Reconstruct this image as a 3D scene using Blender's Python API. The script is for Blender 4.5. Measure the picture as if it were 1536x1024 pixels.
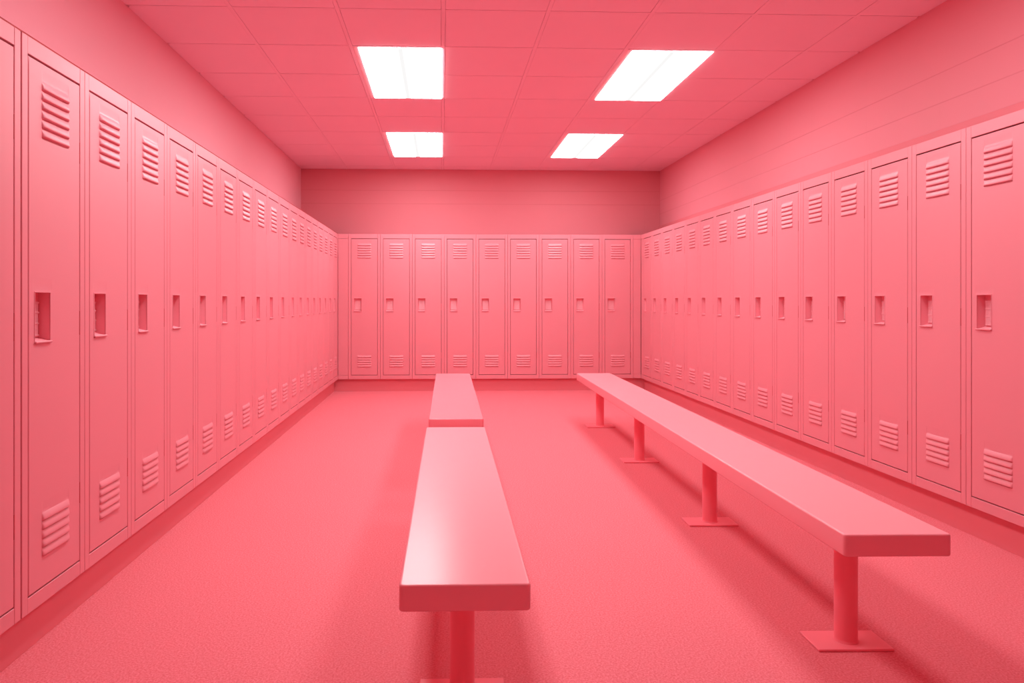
import bpy, math
from mathutils import Vector, Matrix
for o in list(bpy.data.objects): bpy.data.objects.remove(o)
S = bpy.context.scene
COL = S.collection

# ------------------------------------------------------------------ camera, world, exposure
EYE = 1.135                      # camera height above the floor
F, TH = 1100.0, 0.036            # focal length in pixels of a 1536 px wide frame, small pan to the right
cx = 663 + F*math.tan(TH); cy = 450.5
cd = bpy.data.cameras.new('camera'); cam = bpy.data.objects.new('camera', cd); COL.objects.link(cam)
cam.location = (0, 0, EYE); cam.rotation_euler = (math.pi/2, 0, -TH)
cd.sensor_width = 36; cd.lens = 36*F/1536
cd.shift_x = (768-cx)/1536; cd.shift_y = (cy-512)/1536
cd.clip_start = 0.02
S.camera = cam
S.view_settings.view_transform = 'Standard'
S.view_settings.look = 'None'
S.view_settings.gamma = 1
S.view_settings.use_curve_mapping = False
S.view_settings.exposure = 0.0
LAMP = {'left': 18.6, 'right': 13.9, 'dimmed': 11.2}     # luminance of the ceiling diffusers, set apart to balance left side and near floor
S.cycles.max_bounces = 16; S.cycles.diffuse_bounces = 12
S.cycles.use_denoising = True
w = bpy.data.worlds.new('world'); S.world = w; w.use_nodes = True
w.node_tree.nodes['Background'].inputs[0].default_value = (0, 0, 0, 1)
w.node_tree.nodes['Background'].inputs[1].default_value = 0

# ------------------------------------------------------------------ room measures
WL, WR, WB, WN = -1.83, 2.88, 9.60, -0.7     # wall planes: left, right, back, unseen one behind the camera, set close to bounce light
HC = 2.845                                   # ceiling
FL, FR, FB = -1.292, 2.509, 9.17             # locker fronts
ZB, ZT = 0.155, 1.962                        # locker bottom, top
KICK = 0.055

# ------------------------------------------------------------------ materials
def nodes(m):
    m.use_nodes = True
    return m.node_tree.nodes, m.node_tree.links, m.node_tree.nodes['Principled BSDF']

def paint(name, col, rough=.45, var=.02, nscale=6, bump=.0, bscale=400, metallic=0, spec=.5, coat=0):
    m = bpy.data.materials.new(name); N, L, b = nodes(m)
    tc = N.new('ShaderNodeTexCoord')
    n = N.new('ShaderNodeTexNoise'); n.inputs['Scale'].default_value = nscale; n.inputs['Detail'].default_value = 4
    L.new(tc.outputs['Object'], n.inputs['Vector'])
    mx = N.new('ShaderNodeMix'); mx.data_type = 'RGBA'
    mx.inputs[6].default_value = tuple(c*(1-var) for c in col)+(1,)
    mx.inputs[7].default_value = tuple(min(1, c*(1+var)) for c in col)+(1,)
    L.new(n.outputs['Fac'], mx.inputs[0]); L.new(mx.outputs[2], b.inputs['Base Color'])
    b.inputs['Roughness'].default_value = rough; b.inputs['Metallic'].default_value = metallic
    b.inputs['Specular IOR Level'].default_value = spec
    b.inputs['Coat Weight'].default_value = coat
    if bump:
        n2 = N.new('ShaderNodeTexNoise'); n2.inputs['Scale'].default_value = bscale; n2.inputs['Detail'].default_value = 2
        L.new(tc.outputs['Object'], n2.inputs['Vector'])
        bp = N.new('ShaderNodeBump'); bp.inputs['Strength'].default_value = bump; bp.inputs['Distance'].default_value = .001
        L.new(n2.outputs['Fac'], bp.inputs['Height']); L.new(bp.outputs[0], b.inputs['Normal'])
    return m

def block_wall(name, col, row, off, axis, rough=.6):
    """painted block wall: faint mortar joints, mostly the horizontal ones"""
    m = paint(name, col, rough, .03, 1.6, spec=.3)
    N, L, b = nodes(m)
    tc = [n for n in N if n.bl_idname == 'ShaderNodeTexCoord'][0]
    mx = [n for n in N if n.bl_idname == 'ShaderNodeMix'][0]
    sep = N.new('ShaderNodeSeparateXYZ'); L.new(tc.outputs['Object'], sep.inputs[0])
    def math_(op, a, bb=None, c=None):
        q = N.new('ShaderNodeMath'); q.operation = op
        for i, v in enumerate((a, bb, c)):
            if v is None: continue
            if isinstance(v, (int, float)): q.inputs[i].default_value = v
            else: L.new(v, q.inputs[i])
        return q.outputs[0]
    def line(src, pitch, o, width):
        s = math_('ADD', math_('DIVIDE', math_('SUBTRACT', src, o), pitch), .5)
        fr = math_('ABSOLUTE', math_('SUBTRACT', math_('FRACT', s), .5))
        return math_('SUBTRACT', 1, math_('MINIMUM', math_('DIVIDE', fr, width/pitch), 1))
    hl = line(sep.outputs[2], row, off, .005)
    vl = line(sep.outputs[axis], row*2.1, .1, .004)
    n = N.new('ShaderNodeTexNoise'); n.inputs['Scale'].default_value = 1.1
    L.new(tc.outputs['Object'], n.inputs['Vector'])
    vm = math_('MULTIPLY', vl, math_('MAXIMUM', math_('MULTIPLY', math_('SUBTRACT', n.outputs['Fac'], .5), 1.0), 0))
    win = N.new('ShaderNodeMapRange'); win.interpolation_type = 'SMOOTHSTEP'
    L.new(math_('ABSOLUTE', math_('SUBTRACT', sep.outputs[2], off+row*.5)), win.inputs['Value'])
    win.inputs['From Min'].default_value = row*.55; win.inputs['From Max'].default_value = row*1.3
    win.inputs['To Min'].default_value = 1; win.inputs['To Max'].default_value = .06
    hm = math_('MULTIPLY', hl, math_('MULTIPLY', win.outputs[0], math_('MINIMUM', math_('MULTIPLY', n.outputs['Fac'], .75), .5)))
    tot = math_('MAXIMUM', hm, math_('MULTIPLY', vm, .5))
    m2 = N.new('ShaderNodeMix'); m2.data_type = 'RGBA'
    L.new(tot, m2.inputs[0]); L.new(mx.outputs[2], m2.inputs[6])
    m2.inputs[7].default_value = (col[0]*.7, col[1]*.45, col[2]*.45, 1)
    L.new(m2.outputs[2], b.inputs['Base Color'])
    bp = N.new('ShaderNodeBump'); bp.inputs['Strength'].default_value = .5; bp.inputs['Distance'].default_value = .003; bp.invert = True
    L.new(tot, bp.inputs['Height']); L.new(bp.outputs[0], b.inputs['Normal'])
    return m

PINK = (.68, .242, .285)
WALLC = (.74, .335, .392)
M = {}
M['locker'] = paint('locker_enamel', PINK, .42, .012, 5, .12, 350)
M['gap_shade'] = paint('locker_gap_shade', (.05, .006, .007), .8, spec=.1)  # near-black colour standing for the shade inside the door gaps
M['cup'] = paint('handle_cup', (.84, .34, .40), .45)
M['latch'] = paint('latch_metal', (.82, .46, .51), .35, .12, 90, .3, 120, metallic=.25)
M['hinge'] = paint('hinge_metal', (.45, .04, .055), .4)
M['wall'] = paint('wall_paint', WALLC, .6, .02, 1.5, .1, 220, spec=.3)
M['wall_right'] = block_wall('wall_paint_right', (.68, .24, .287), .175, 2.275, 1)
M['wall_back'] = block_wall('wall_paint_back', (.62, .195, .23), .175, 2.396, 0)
M['wall_near_bounce'] = paint('bounce_paint', (.90, .77, .80), .6, .02, 1.5, spec=.3)  # unseen wall made pale to bounce fill light onto the bench ends
M['trim'] = paint('trim_paint', (.66, .19, .225), .6, .02, 3, spec=.3)
M['top_shade'] = paint('top_shade_strip', (.34, .012, .018), .6, .02, 3, spec=.2)  # dark red painted in for the shadow gap above the left lockers
M['base'] = paint('toe_kick', (.70, .19, .225), .5, .03, 4, .1, 200)
M['ceiling'] = paint('ceiling_tile', (.825, .60, .67), .8, .02, 3, .25, 260, spec=.2)
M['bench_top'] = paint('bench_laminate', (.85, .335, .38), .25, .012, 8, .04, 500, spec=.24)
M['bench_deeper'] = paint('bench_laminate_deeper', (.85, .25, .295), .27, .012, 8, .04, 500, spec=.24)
M['bench_leg'] = paint('bench_leg_paint', (.85, .20, .25), .38, .012, 8)
M['light_frame'] = paint('light_frame', (.85, .5, .54), .5)

m = paint('floor_speckle', (.745, .217, .263), .75, .02, 1.2, spec=.25); M['floor'] = m
N, L, b = nodes(m)
tc = [n for n in N if n.bl_idname == 'ShaderNodeTexCoord'][0]; mx = [n for n in N if n.bl_idname == 'ShaderNodeMix'][0]
g = N.new('ShaderNodeTexNoise'); g.inputs['Scale'].default_value = 150; g.inputs['Detail'].default_value = 3; g.inputs['Roughness'].default_value = .7
L.new(tc.outputs['Object'], g.inputs['Vector'])
r = N.new('ShaderNodeValToRGB'); r.color_ramp.elements[0].position = .36; r.color_ramp.elements[1].position = .64
r.color_ramp.elements[0].color = (.84, .50, .50, 1); r.color_ramp.elements[1].color = (1, 1, 1, 1)
L.new(g.outputs['Fac'], r.inputs[0])
mu = N.new('ShaderNodeMix'); mu.data_type = 'RGBA'; mu.blend_type = 'MULTIPLY'; mu.inputs[0].default_value = 1
L.new(mx.outputs[2], mu.inputs[6]); L.new(r.outputs[0], mu.inputs[7]); L.new(mu.outputs[2], b.inputs['Base Color'])
bp = N.new('ShaderNodeBump'); bp.inputs['Strength'].default_value = .35; bp.inputs['Distance'].default_value = .002
L.new(g.outputs['Fac'], bp.inputs['Height']); L.new(bp.outputs[0], b.inputs['Normal'])

# the lit diffuser: two lens halves that meet in a dimmer seam along the middle; the left fixtures are set brighter, the near right one dimmer
for side in LAMP:
    m = bpy.data.materials.new('lit_diffuser_'+side); m.use_nodes = True; M['diffuser_'+side] = m
    N, L = m.node_tree.nodes, m.node_tree.links; N.clear()
    out = N.new('ShaderNodeOutputMaterial'); em = N.new('ShaderNodeEmission'); L.new(em.outputs[0], out.inputs[0])
    tc = N.new('ShaderNodeTexCoord'); sp = N.new('ShaderNodeSeparateXYZ'); L.new(tc.outputs['Object'], sp.inputs[0])
    ab = N.new('ShaderNodeMath'); ab.operation = 'ABSOLUTE'; L.new(sp.outputs[0], ab.inputs[0])
    mr = N.new('ShaderNodeMapRange'); mr.interpolation_type = 'SMOOTHSTEP'
    mr.inputs['From Min'].default_value = .0; mr.inputs['From Max'].default_value = .05
    mr.inputs['To Min'].default_value = 0; mr.inputs['To Max'].default_value = 1; mr.interpolation_type = 'LINEAR'
    mr.inputs['From Max'].default_value = .036
    L.new(ab.outputs[0], mr.inputs['Value'])
    pw = N.new('ShaderNodeMath'); pw.operation = 'POWER'; pw.inputs[1].default_value = 6; L.new(mr.outputs[0], pw.inputs[0])
    ma = N.new('ShaderNodeMath'); ma.operation = 'MULTIPLY_ADD'; ma.inputs[1].default_value = LAMP[side]; ma.inputs[2].default_value = .955
    L.new(pw.outputs[0], ma.inputs[0]); L.new(ma.outputs[0], em.inputs['Strength'])
    em.inputs['Color'].default_value = (1, .985, .98, 1)
    m = bpy.data.materials.new('lens_edge_'+side); m.use_nodes = True; M['lens_edge_'+side] = m
    N, L = m.node_tree.nodes, m.node_tree.links; N.clear()
    out = N.new('ShaderNodeOutputMaterial'); em = N.new('ShaderNodeEmission'); L.new(em.outputs[0], out.inputs[0])
    em.inputs['Color'].default_value = (1, .985, .98, 1); em.inputs['Strength'].default_value = LAMP[side]

# ------------------------------------------------------------------ mesh helpers
class MB:
    def __init__(s): s.v = []; s.f = []; s.m = []
    def quad(s, pts, mi=0):
        k = len(s.v); s.v += [tuple(p) for p in pts]; s.f.append(tuple(range(k, k+len(pts)))); s.m.append(mi)
    def box(s, x0, y0, z0, x1, y1, z1, c=0.0, mi=0):
        """box, its edges cut by a chamfer of c"""
        k = len(s.v); idx = {}
        if c <= 0:
            P = [(x, y, z) for z in (z0, z1) for y in (y0, y1) for x in (x0, x1)]
            s.v += P
            for f in ((0,2,3,1),(4,5,7,6),(0,1,5,4),(2,6,7,3),(0,4,6,2),(1,3,7,5)):
                s.f.append(tuple(k+i for i in f)); s.m.append(mi)
            return
        lo = (x0, y0, z0); hi = (x1, y1, z1)
        for a in range(8):
            sg = [(a >> i) & 1 for i in range(3)]
            for ax in range(3):
                p = [(hi[i] if sg[i] else lo[i]) for i in range(3)]
                for i in range(3):
                    if i != ax: p[i] += -c if sg[i] else c
                idx[(a, ax)] = k+len(idx); s.v.append(tuple(p))
        def add(ids):
            P = [Vector(s.v[i]) for i in ids]; ce = sum(P, Vector())/len(P)
            n = (P[1]-P[0]).cross(P[2]-P[0]); mid = Vector([(lo[i]+hi[i])/2 for i in range(3)])
            if n.dot(ce-mid) < 0: ids = ids[::-1]
            s.f.append(tuple(ids)); s.m.append(mi)
        for ax in range(3):
            o = [i for i in range(3) if i != ax]
            for sd in (0, 1):
                q = [(sd << ax) | (u << o[0]) | (w_ << o[1]) for u, w_ in ((0,0),(1,0),(1,1),(0,1))]
                add([idx[(a, ax)] for a in q])
        for ax in range(3):
            o = [i for i in range(3) if i != ax]
            for u in (0, 1):
                for w_ in (0, 1):
                    a = (u << o[0]) | (w_ << o[1]); b_ = a | (1 << ax)
                    add([idx[(a, o[0])], idx[(b_, o[0])], idx[(b_, o[1])], idx[(a, o[1])]])
        for a in range(8): add([idx[(a, 0)], idx[(a, 1)], idx[(a, 2)]])
    def tube(s, x, y, z0, z1, r, n=40, prof=None, mi=0):
        prof = prof or [(r, z0), (r, z1)]
        k = len(s.v)
        for rr, z in prof:
            for i in range(n):
                a = 2*math.pi*i/n; s.v.append((x+rr*math.cos(a), y+rr*math.sin(a), z))
        for j in range(len(prof)-1):
            for i in range(n):
                s.f.append((k+j*n+i, k+j*n+(i+1) % n, k+(j+1)*n+(i+1) % n, k+(j+1)*n+i)); s.m.append(mi)
        s.f.append(tuple(k+i for i in range(n))[::-1]); s.m.append(mi)
        s.f.append(tuple(k+(len(prof)-1)*n+i for i in range(n))); s.m.append(mi)
    def build(s, name, mats, parent=None, smooth=True, angle=35, flat=None):
        me = bpy.data.meshes.new(name); me.from_pydata(s.v, [], s.f)
        for mm in (mats if isinstance(mats, (list, tuple)) else [mats]): me.materials.append(mm)
        me.polygons.foreach_set('material_index', s.m)
        if smooth:
            me.polygons.foreach_set('use_smooth', [True]*len(me.polygons))
            me.set_sharp_from_angle(angle=math.radians(angle))
            if flat: me.polygons.foreach_set('use_smooth', [i not in flat for i in range(len(me.polygons))])
        me.update()
        o = bpy.data.objects.new(name, me); COL.objects.link(o)
        if parent: o.parent = parent
        return o

def thing(name, label, cat, loc=(0, 0, 0), rz=0, group=None):
    o = bpy.data.objects.new(name, None); COL.objects.link(o); o.empty_display_size = .1
    o.location = loc; o.rotation_euler = (0, 0, rz); o['label'] = label; o['category'] = cat
    if group: o['group'] = group
    return o
def tag(o, label, cat, group=None):
    o['label'] = label; o['category'] = cat
    if group: o['group'] = group
    return o
def struct(o): o['kind'] = 'structure'; return o
def dup(root, loc, rz, label, group):
    r = root.copy(); COL.objects.link(r); r.location = loc; r.rotation_euler = (0, 0, rz)
    r['label'] = label; r['group'] = group
    for ch in list(root.children):
        c = ch.copy(); COL.objects.link(c); c.parent = r
        for g_ in list(ch.children):
            d = g_.copy(); COL.objects.link(d); d.parent = c
    return r

# ------------------------------------------------------------------ the room
def slab(name, mat, *b):
    q = MB(); q.box(*b); return struct(q.build(name, mat, smooth=False))
T = .12
slab('floor', M['floor'], WL-T, WN-T, -.1, WR+T, WB+T, 0)
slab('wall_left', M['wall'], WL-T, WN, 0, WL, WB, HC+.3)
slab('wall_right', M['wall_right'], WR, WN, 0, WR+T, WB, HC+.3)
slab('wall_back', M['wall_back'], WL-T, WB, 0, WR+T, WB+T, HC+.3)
slab('wall_near_bounce', M['wall_near_bounce'], WL-T, WN-T, 0, WR+T, WN, HC+.3)

# suspended ceiling: flush bars and panels, open where the light fixtures sit
GX, GXP = .008, .622
GY, GYP = 4.96, .63
xs = [WL]+[GX+GXP*k for k in range(-2, 5)]+[WR]
ks = [k for k in range(-9, 9) if WN+.03 < GY+GYP*k < WB-.03]
ys = [WN]+[GY+GYP*k for k in ks]+[WB]
light_cells = []
for xc in (0, 1):
    for row in (-4, 0, 4):
        light_cells.append(((-.614, .008) if xc == 0 else (1.252, 1.874), (GY+GYP*row, GY+GYP*(row+2))))
def in_light(x, y): return any(a[0]-.01 < x < a[1]+.01 and b_[0] < y < b_[1] for a, b_ in light_cells)
cl = MB()
for i in range(len(xs)-1):
    for j in range(len(ys)-1):
        x0, x1, y0, y1 = xs[i], xs[i+1], ys[j], ys[j+1]
        if in_light((x0+x1)/2, (y0+y1)/2): continue
        ia = .0 if i == 0 else .0132; ib = .0 if i == len(xs)-2 else .0132
        ja = .0 if j == 0 else .0142; jb = .0 if j == len(ys)-2 else .0142
        cl.box(x0+ia, y0+ja, HC+.001, x1-ib, y1-jb, HC+.016, .0010)
for x in xs[1:-1]:
    for j in range(len(ys)-1):
        if in_light(x-.02, (ys[j]+ys[j+1])/2) and in_light(x+.02, (ys[j]+ys[j+1])/2): continue
        cl.box(x-.0115, ys[j]+.0001, HC, x+.0115, ys[j+1]-.0001, HC+.012)
for y in ys[1:-1]:
    for i in range(len(xs)-1):
        if in_light((xs[i]+xs[i+1])/2, y): continue
        cl.box(xs[i]+.0116, y-.0105, HC, xs[i+1]-.0116, y+.0105, HC+.012)
cl.box(WL, WN, HC+.2, WR, WB, HC+.22)
struct(cl.build('ceiling', M['ceiling'], smooth=False))

# toe kick bases under the lockers
slab('baseboard_left', M['base'], WL, WN, 0, FL-KICK, WB, ZB)
slab('baseboard_right', M['base'], FR+KICK, WN, 0, WR, WB, ZB)
slab('baseboard_back', M['base'], FL-KICK, FB+KICK, 0, FR+KICK, WB, ZB)
# strips above the lockers: right wall filler, and painted gap shade on the left
q = MB(); q.box(WR-.012, WN, ZT+.0, WR, WB, EYE+.985, .002); struct(q.build('trim_1', M['trim']))
q = MB(); q.box(FL-.02, WN, ZT, FL-.002, FB, ZT+.0055); struct(q.build('shade_strip', M['top_shade']))

# ------------------------------------------------------------------ lockers
def frac_profile(v):
    """louvre section from its top (v=0) to its bottom (v=1); positive is out into the room"""
    P = [(0, -.0010), (.05, .0001), (.2, .0026), (.4, .0053), (.58, .0071), (.72, .0077), (.81, .0070), (.87, .0046), (.91, -.0018), (.96, -.0020), (1, -.0010)]
    for (a, p), (b_, q_) in zip(P, P[1:]):
        if v <= b_: return p+(q_-p)*(v-a)/(b_-a)
    return 0
LV = [0, .05, .2, .4, .58, .72, .81, .87, .91, .96, 1]
def louvre_end(t, w_):
    d = min(t, w_-t)
    if d <= 0: return 0
    k = min(1, d/.016); return math.sqrt(1-(1-k)**2)

def door_mesh(DW, z0, z1, lou, hand):
    """door front as a surface with pressed louvres, an opening for the handle cup and folded edges"""
    lx0, lx1, banks = lou; hx0, hx1, hz0, hz1 = hand
    X = {0, .0022, DW-.0022, DW, hx0, hx1, (hx0+hx1)/2}
    X |= {lx0, lx1} | {lx0+t for t in (.002, .005, .009, .016)} | {lx1-t for t in (.002, .005, .009, .016)} | {(lx0+lx1)/2}
    X |= {hx0-.012, hx1+.012}
    Z = {z0, z0+.0022, z1-.0022, z1, hz0, hz1, hz1+.008, hz1+.018, hz1+.03, hz1+.0459, hz1+.0475, hz0-.01, hz0-.022, hz0-.04}
    for top, pitch, n in banks:
        Z |= {top+.01, top+.022, top+.0359, top+.0372}
        for k in range(n):
            for v in LV: Z.add(round(top-pitch*(k+v), 6))
        Z.add(top-pitch*n-.003)
    X = sorted(X); Z = sorted(Z)
    def h(x, z):
        if x <= 0 or x >= DW or z <= z0 or z >= z1: return -.0022
        y = 0
        for top, pitch, n in banks:
            if top-pitch*n <= z <= top and lx0 <= x <= lx1:
                v = (top-z)/pitch; v -= math.floor(v+1e-6)
                return frac_profile(max(0, v))*louvre_end(x-lx0, lx1-lx0)
            if top < z < top+.036 and lx0 < x < lx1: y = -.0010*math.sin(math.pi*(z-top)/.036)*louvre_end(x-lx0, lx1-lx0)
        if hz1 < z < hz1+.046 and hx0-.01 < x < hx1+.01: y = -.0012*math.sin(math.pi*(z-hz1)/.046)*louvre_end(x-hx0+.012, hx1-hx0+.024)
        return y
    s = MB(); nx, nz = len(X), len(Z); s.flat = set()
    for z in Z:
        for x in X: s.v.append((x-DW/2, -h(x, z), z))
    for j in range(nz-1):
        for i in range(nx-1):
            xm, zm = (X[i]+X[i+1])/2, (Z[j]+Z[j+1])/2
            if hx0 < xm < hx1 and hz0 < zm < hz1: continue
            ids = (j*nx+i, j*nx+i+1, (j+1)*nx+i+1, (j+1)*nx+i)
            if all(abs(s.v[k_][1]) < 1e-9 for k_ in ids): s.flat.add(len(s.f))
            s.f.append(ids); s.m.append(0)
    D = .016
    for a, b_ in ((( -DW/2, z0), (DW/2, z0)), ((DW/2, z0), (DW/2, z1)), ((DW/2, z1), (-DW/2, z1)), ((-DW/2, z1), (-DW/2, z0))):
        s.quad([(a[0], .0022, a[1]), (a[0], D, a[1]), (b_[0], D, b_[1]), (b_[0], .0022, b_[1])])
    return s

def make_locker(W, D, label, group, loc, rz):
    root = thing('locker', label, 'locker', loc, rz, group)
    Hh = ZT-ZB; g = .0011
    st = .034; top = .055; bot = .049; gap = .0036
    # body: front frame, sides, back, top, bottom
    b_ = MB(); x0, x1 = -W/2+g, W/2-g
    b_.box(x0, 0, 0, x0+st-g, .019, Hh, .0016)
    b_.box(x1-st+g, 0, 0, x1, .019, Hh, .0016)
    b_.box(x0+st-g+.0001, .0006, Hh-top, x1-st+g-.0001, .019, Hh, .0010)
    b_.box(x0+st-g+.0001, .0006, 0, x1-st+g-.0001, .019, bot, .0010)
    b_.box(x0, .0195, 0, x0+.002, D, Hh); b_.box(x1-.002, .0195, 0, x1, D, Hh)
    b_.box(x0+.002, D-.002, 0, x1-.002, D, Hh)
    b_.box(x0+.002, .0195, Hh-.003, x1-.002, D-.002, Hh); b_.box(x0+.002, .0195, 0, x1-.002, D-.002, .003)
    # near-black strips behind the door gaps, painting the shade in them
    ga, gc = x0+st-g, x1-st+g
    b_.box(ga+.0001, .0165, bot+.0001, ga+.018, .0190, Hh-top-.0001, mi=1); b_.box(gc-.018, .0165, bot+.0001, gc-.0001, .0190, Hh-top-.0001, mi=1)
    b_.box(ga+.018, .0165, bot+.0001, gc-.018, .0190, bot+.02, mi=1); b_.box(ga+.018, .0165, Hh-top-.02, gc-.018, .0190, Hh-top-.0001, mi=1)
    b_.box(x0+.003, .065, .004, x1-.003, .067, Hh-.004, mi=1)  # dark sheet behind the door, painted shade for the gaps
    b_.build('body', [M['locker'], M['gap_shade']], root)
    # door
    DW = W-2*st-2*gap+.0; z0, z1 = bot+gap*1.4, Hh-top-gap*1.8
    hx0, hx1 = .034, .034+.092; hz0, hz1 = EYE-.132-ZB, EYE+.026-ZB
    lc = DW/2; lou = (lc-.086, lc+.086, [(1.842-ZB, .0305, 6), (.449-ZB, .0287, 5)])
    dm = door_mesh(DW, z0, z1, lou, (hx0, hx1, hz0, hz1)); d = dm.build('door', M['locker'], root, angle=38, flat=dm.flat)
    # handle cup set in the door
    a, c = hx0-DW/2, hx1-DW/2; q = MB(); dep = .040; e = .0035; r = .0014
    q.box(a-e, -r, hz1-.001, c+e, .003, hz1+e, .0008)
    q.box(a-e, -r, hz0, a+.001, .003, hz1-.001, .0008)
    q.box(c-.001, -r, hz0, c+e, .003, hz1-.001, .0008)
    q.box(a-e, -.0075, hz0-.006, c+e, .004, hz0+.0015, .0022)      # rolled sill
    q.box(a-.002, .003, hz0-.002, a, dep, hz1+.002)
    q.box(c, .003, hz0-.002, c+.002, dep, hz1+.002)
    q.box(a, .003, hz1, c, dep, hz1+.002)
    q.box(a-.002, dep, hz0-.002, c+.002, dep+.002, hz1+.002)
    q.quad([(a, .003, hz0), (c, .003, hz0), (c, dep, hz0+.010), (a, dep, hz0+.010)])   # sloping floor of the cup
    q.m[4*26:] = [1]*(len(q.m)-4*26)
    q.build('handle_recess', [M['locker'], M['cup']], d)
    q = MB(); zl = hz0+.016; zh = hz1-.030
    q.box(a+.012, dep-.006, zl, c-.008, dep, zh, .001)
    for t in (.02, .36, .68, .97):
        zz = zl+(zh-zl)*t; q.box(a+.010, dep-.0085, zz-.003, c-.006, dep-.006, zz+.003, .001)
    q.box((a+c)/2-.003, dep-.010, zl, (a+c)/2+.002, dep-.0061, zh, .001)
    lt = q.build('latch', M['latch'], d); lt['label'] = 'greyish pink ribbed latch plate'
    # hinge knuckles along the right edge of the door
    for zc, hl in ((1.66-ZB, .075), (1.055-ZB, .085), (.45-ZB, .075)):
        q = MB(); xx = DW/2+gap*.5
        q.tube(xx, .0015, zc-hl/2, zc+hl/2, .0021, 12); q.build('hinge', M['hinge'], root)
    return root

def nth(i): return ['first', 'second', 'third', 'fourth', 'fifth', 'sixth', 'seventh', 'eighth', 'ninth', 'tenth', 'eleventh',
                    'twelfth', 'thirteenth', 'fourteenth', 'fifteenth', 'sixteenth', 'seventeenth', 'eighteenth', 'nineteenth'][i]
# left row: from the one cut by the photo's left edge to the far corner
GL = 'tall pink lockers along the left wall'
left = [(2.304-.398-.004-.398*2, .398, None), (2.304-.398-.004-.398, .398, None), (2.304-.398-.004, .398, 'cut')]
y = 2.304
for k in range(18):
    W = .398 if k < 10 else .3545
    left.append((y, W, k)); y += W
LEFT_END = y
protos = {}
for y0, W, k in left:
    if k is None: lab = 'pink locker of the left row beyond the photo\'s left edge, ' + ('the farther out' if y0 < 1.3 else 'next to the cut-off one')
    elif k == 'cut': lab = 'nearest pink locker of the left row, cut off by the left edge of the photo'
    elif k == 0: lab = 'nearest fully visible pink locker of the left row, tallest in view'
    elif k == 17: lab = 'last narrow pink locker of the left row, touching the far left corner'
    else: lab = '%s fully visible pink louvred locker of the left row, counted from the near end' % nth(k)
    loc = (FL, y0+W/2, ZB)
    if W not in protos: protos[W] = make_locker(W, FL-WL-.012, lab, GL, loc, math.pi/2)
    else: dup(protos[W], loc, math.pi/2, lab, GL)
# back row, left to right
GB = 'tall pink lockers across the back wall'
x0 = -1.165; WBK = (2.412-x0)/9; pb = None
for k in range(9):
    loc = (x0+WBK*(k+.5), FB, ZB)
    lab = ('leftmost pink louvred locker on the back wall, beside the left corner panel' if k == 0 else
           'rightmost pink louvred locker on the back wall, beside the right corner panel' if k == 8 else
           'pink louvred locker on the back wall, %s from the left' % nth(k) + (', above the middle bench end' if k == 3 else ', above the right bench end' if k == 7 else ''))
    if pb is None: pb = make_locker(WBK, WB-FB-.012, lab, GB, loc, 0)
    else: dup(pb, loc, 0, lab, GB)
# right row, from the near end
GR = 'tall pink lockers along the right wall'
WRK = .405; y1 = 3.426; pr = None
for k in range(-2, 15):
    y0 = y1+WRK*(k-1); loc = (FR, y0+WRK/2, ZB)
    if k < 0: lab = 'pink locker of the right row beyond the photo\'s right edge, ' + ('the farther out' if k == -2 else 'next to the cut-off one')
    elif k == 0: lab = 'nearest pink locker of the right row, cut off by the right edge of the photo'
    elif k == 14: lab = 'last pink locker of the right row, touching the far right corner'
    else: lab = '%s pink louvred locker of the right row, counted from the near end' % nth(k)
    if pr is None: pr = make_locker(WRK, WR-FR-.014, lab, GR, loc, -math.pi/2)
    else: dup(pr, loc, -math.pi/2, lab, GR)
RIGHT_END = y1+WRK*14

# corner filler panels
def filler(W, label, loc, rz, D=.02):
    root = thing('filler_panel', label, 'panel', loc, rz, 'blank corner panels beside the lockers')
    Hh = ZT-ZB; q = MB(); a, c = -W/2+.0009, W/2-.0009
    q.box(a, 0, Hh-.055, c, D, Hh, .0012); q.box(a, 0, 0, c, D, .049, .0012); q.box(a, .0025, .051, c, D, Hh-.057, .0015)
    q.build('panel_board', M['locker'], root)
    return root
filler(-1.165-FL, 'narrow blank pink panel filling the back left corner between the locker rows', ((-1.165+FL)/2, FB, ZB), 0)
filler(FR-2.412, 'narrow blank pink panel filling the back right corner between the locker rows', ((FR+2.412)/2, FB, ZB), 0)
if FB-LEFT_END > .02: filler(FB-LEFT_END, 'thin blank strip at the far end of the left locker row', (FL, (FB+LEFT_END)/2, ZB), math.pi/2)
if FB-RIGHT_END > .02: filler(FB-RIGHT_END, 'thin blank strip at the far end of the right locker row', (FR, (FB+RIGHT_END)/2, ZB), -math.pi/2)

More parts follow.
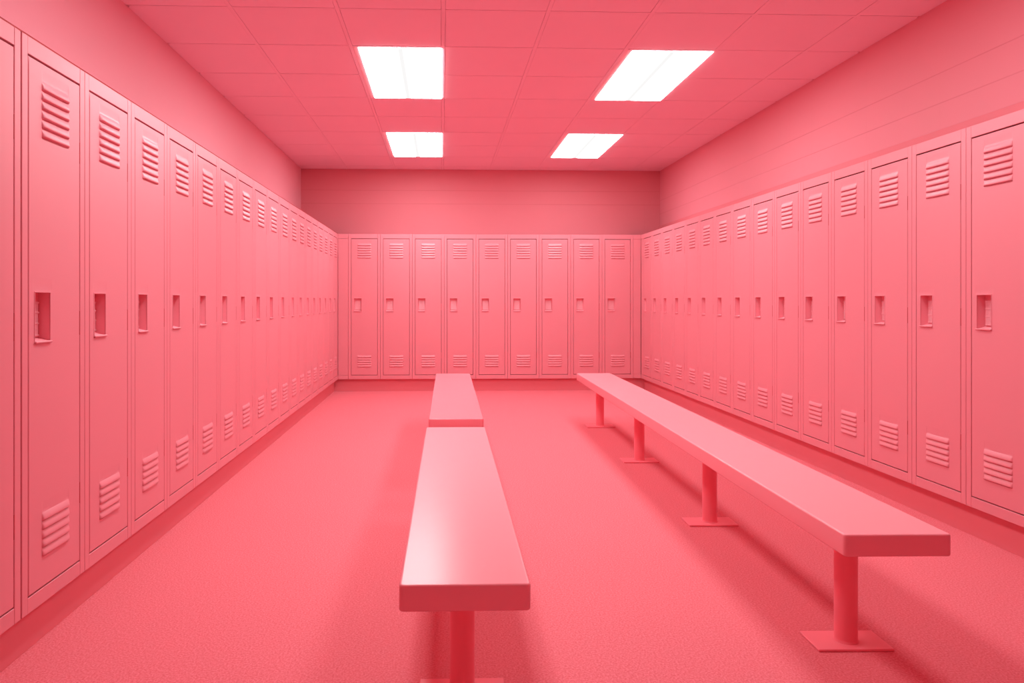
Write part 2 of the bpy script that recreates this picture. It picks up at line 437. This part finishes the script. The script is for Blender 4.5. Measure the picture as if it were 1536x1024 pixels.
# ------------------------------------------------------------------ benches
BH, BT, BW = .45, .066, .319
def rounded_slab(Lb, Wb, z0, z1, rv=.012, re=.006):
    """bench board: small corner radius in plan and rounded edges"""
    s = MB(); ring = []
    prof = []
    for k in range(5):
        a = math.pi/2*k/4; prof.append((re*(1-math.sin(a)), z0+re*(1-math.cos(a))))     # bottom edge
    prof = [(re*(1-math.sin(math.pi/2*k/4)), z0+re*(1-math.cos(math.pi/2*k/4))) for k in range(5)]
    prof += [(re*(1-math.cos(math.pi/2*k/4)), z1-re*(1-math.sin(math.pi/2*k/4))) for k in range(5)]
    n = 6
    for ins, z in prof:
        for (sx, sy), a0 in (((1, 1), 0), ((-1, 1), 90), ((-1, -1), 180), ((1, -1), 270)):
            for k in range(n+1):
                a = math.radians(a0+90*k/n); rr = max(rv-ins, .001)
                s.v.append((sx*(Wb/2-rv)+rr*math.cos(a), sy*(Lb/2-rv)+rr*math.sin(a), z))
    m_ = 4*(n+1)
    for j in range(len(prof)-1):
        for i in range(m_):
            s.f.append((j*m_+i, j*m_+(i+1) % m_, (j+1)*m_+(i+1) % m_, (j+1)*m_+i)); s.m.append(0)
    s.f.append(tuple(range(m_))[::-1]); s.m.append(0)
    s.f.append(tuple(range((len(prof)-1)*m_, len(prof)*m_))); s.m.append(0)
    s.flat = {len(s.f)-1, len(s.f)-2}
    return s
def bench(label, near, far, posts, mat='bench_top'):
    nx, ny = near; fx, fy = far
    c = ((nx+fx)/2, (ny+fy)/2); Lb = math.hypot(fx-nx, fy-ny); rz = -math.atan2(fx-nx, fy-ny)
    root = thing('bench', label, 'bench', (c[0], c[1], 0), rz, 'pink locker room benches')
    rs = rounded_slab(Lb, BW, BH-BT, BH); rs.build('seat', M[mat], root, angle=60, flat=rs.flat)
    for py in posts:
        yl = py-c[1]
        q = MB(); zt = BH-BT
        q.tube(0, yl, .008, zt, .036, 48, [(.0395, .0085), (.0385, .011), (.0362, .0145), (.036, .018), (.036, zt-.0005)])
        lg = q.build('leg', M['bench_leg'], root)
        q = MB(); q.box(-.124, yl-.068, 0, .124, yl+.068, .0085, .002); q.build('foot_plate', M['bench_leg'], lg)
        q = MB(); q.box(-.10, yl-.045, zt-.007, .10, yl+.045, zt-.0004, .0015); q.build('mounting_plate', M['bench_leg'], lg)
    return root
bench('near pink bench in the middle aisle, its board end facing the viewer', (.0555, 1.768), (.074, 3.972), [2.12, 3.62])
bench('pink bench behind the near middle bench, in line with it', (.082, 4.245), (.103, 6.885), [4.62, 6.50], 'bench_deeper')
bench('long pink bench on the right with four posts showing, beside the right lockers', (1.3355, 2.10), (1.428, 6.87), [2.39, 3.70, 5.14, 6.56])

# ------------------------------------------------------------------ ceiling lights
def ceiling_light(label, cellx, celly, dx, side):
    xm, ym = (cellx[0]+cellx[1])/2, (celly[0]+celly[1])/2; w2, l2 = (cellx[1]-cellx[0])/2, (celly[1]-celly[0])/2
    root = thing('ceiling_light', label, 'light', (xm, ym, HC), 0, 'square-cornered ceiling light panels')
    a0, a1 = dx[0]-xm, dx[1]-xm; b0, b1 = -l2+.012, l2-.012
    w2 -= .012; l2 -= .0108
    q = MB()
    q.box(-w2, -l2, 0, a0, l2, .05); q.box(a1, -l2, 0, w2, l2, .05)
    q.box(a0, -l2, 0, a1, b0+.006, .05); q.box(a0, b1-.006, 0, a1, l2, .05)
    q.box(-w2, -l2, .05, w2, l2, .09)
    q.build('frame', M['light_frame'], root, smooth=False)
    b0 += .006; b1 -= .006
    q = MB(); cxx = (a0+a1)/2; hw = (a1-a0)/2-.0005
    q.box(-hw, b0+.0005, .0001, hw, b1-.0005, .03, mi=1)
    lz = -.006; e = .004; A = (-hw, b0+.0005); B_ = (hw, b1-.0005)
    lo = [(A[0]+e, A[1]+e, lz), (A[0]+e, B_[1]-e, lz), (B_[0]-e, B_[1]-e, lz), (B_[0]-e, A[1]+e, lz)]
    up = [(A[0], A[1], 0), (A[0], B_[1], 0), (B_[0], B_[1], 0), (B_[0], A[1], 0)]
    q.quad(lo)
    for t in range(4): q.quad([lo[t], up[t], up[(t+1) % 4], lo[(t+1) % 4]], 2)
    d = q.build('diffuser', [M['diffuser_'+side], M['light_frame'], M['lens_edge_'+side]], root, smooth=False); d.location = (cxx, 0, 0)
    d['label'] = 'glowing white diffuser'
    return root
names = {(0, -4): None, (1, -4): None, (0, 0): 'larger lit ceiling panel on the left, nearer the viewer', (1, 0): 'larger lit ceiling panel on the right, nearer the viewer',
         (0, 4): 'smaller lit ceiling panel on the left, close to the back wall', (1, 4): 'smaller lit ceiling panel on the right, close to the back wall'}
i = 0
for xc in (0, 1):
    for row in (-4, 0, 4):
        cell = light_cells[i]; i += 1
        lab = names[(xc, row)] or 'lit ceiling panel above the viewer, outside the photo, on the %s' % ('left', 'right')[xc]
        ceiling_light(lab, cell[0], cell[1], (-.567, .0) if xc == 0 else (1.302, 1.866), 'left' if xc == 0 else 'dimmed' if row == -4 else 'right')
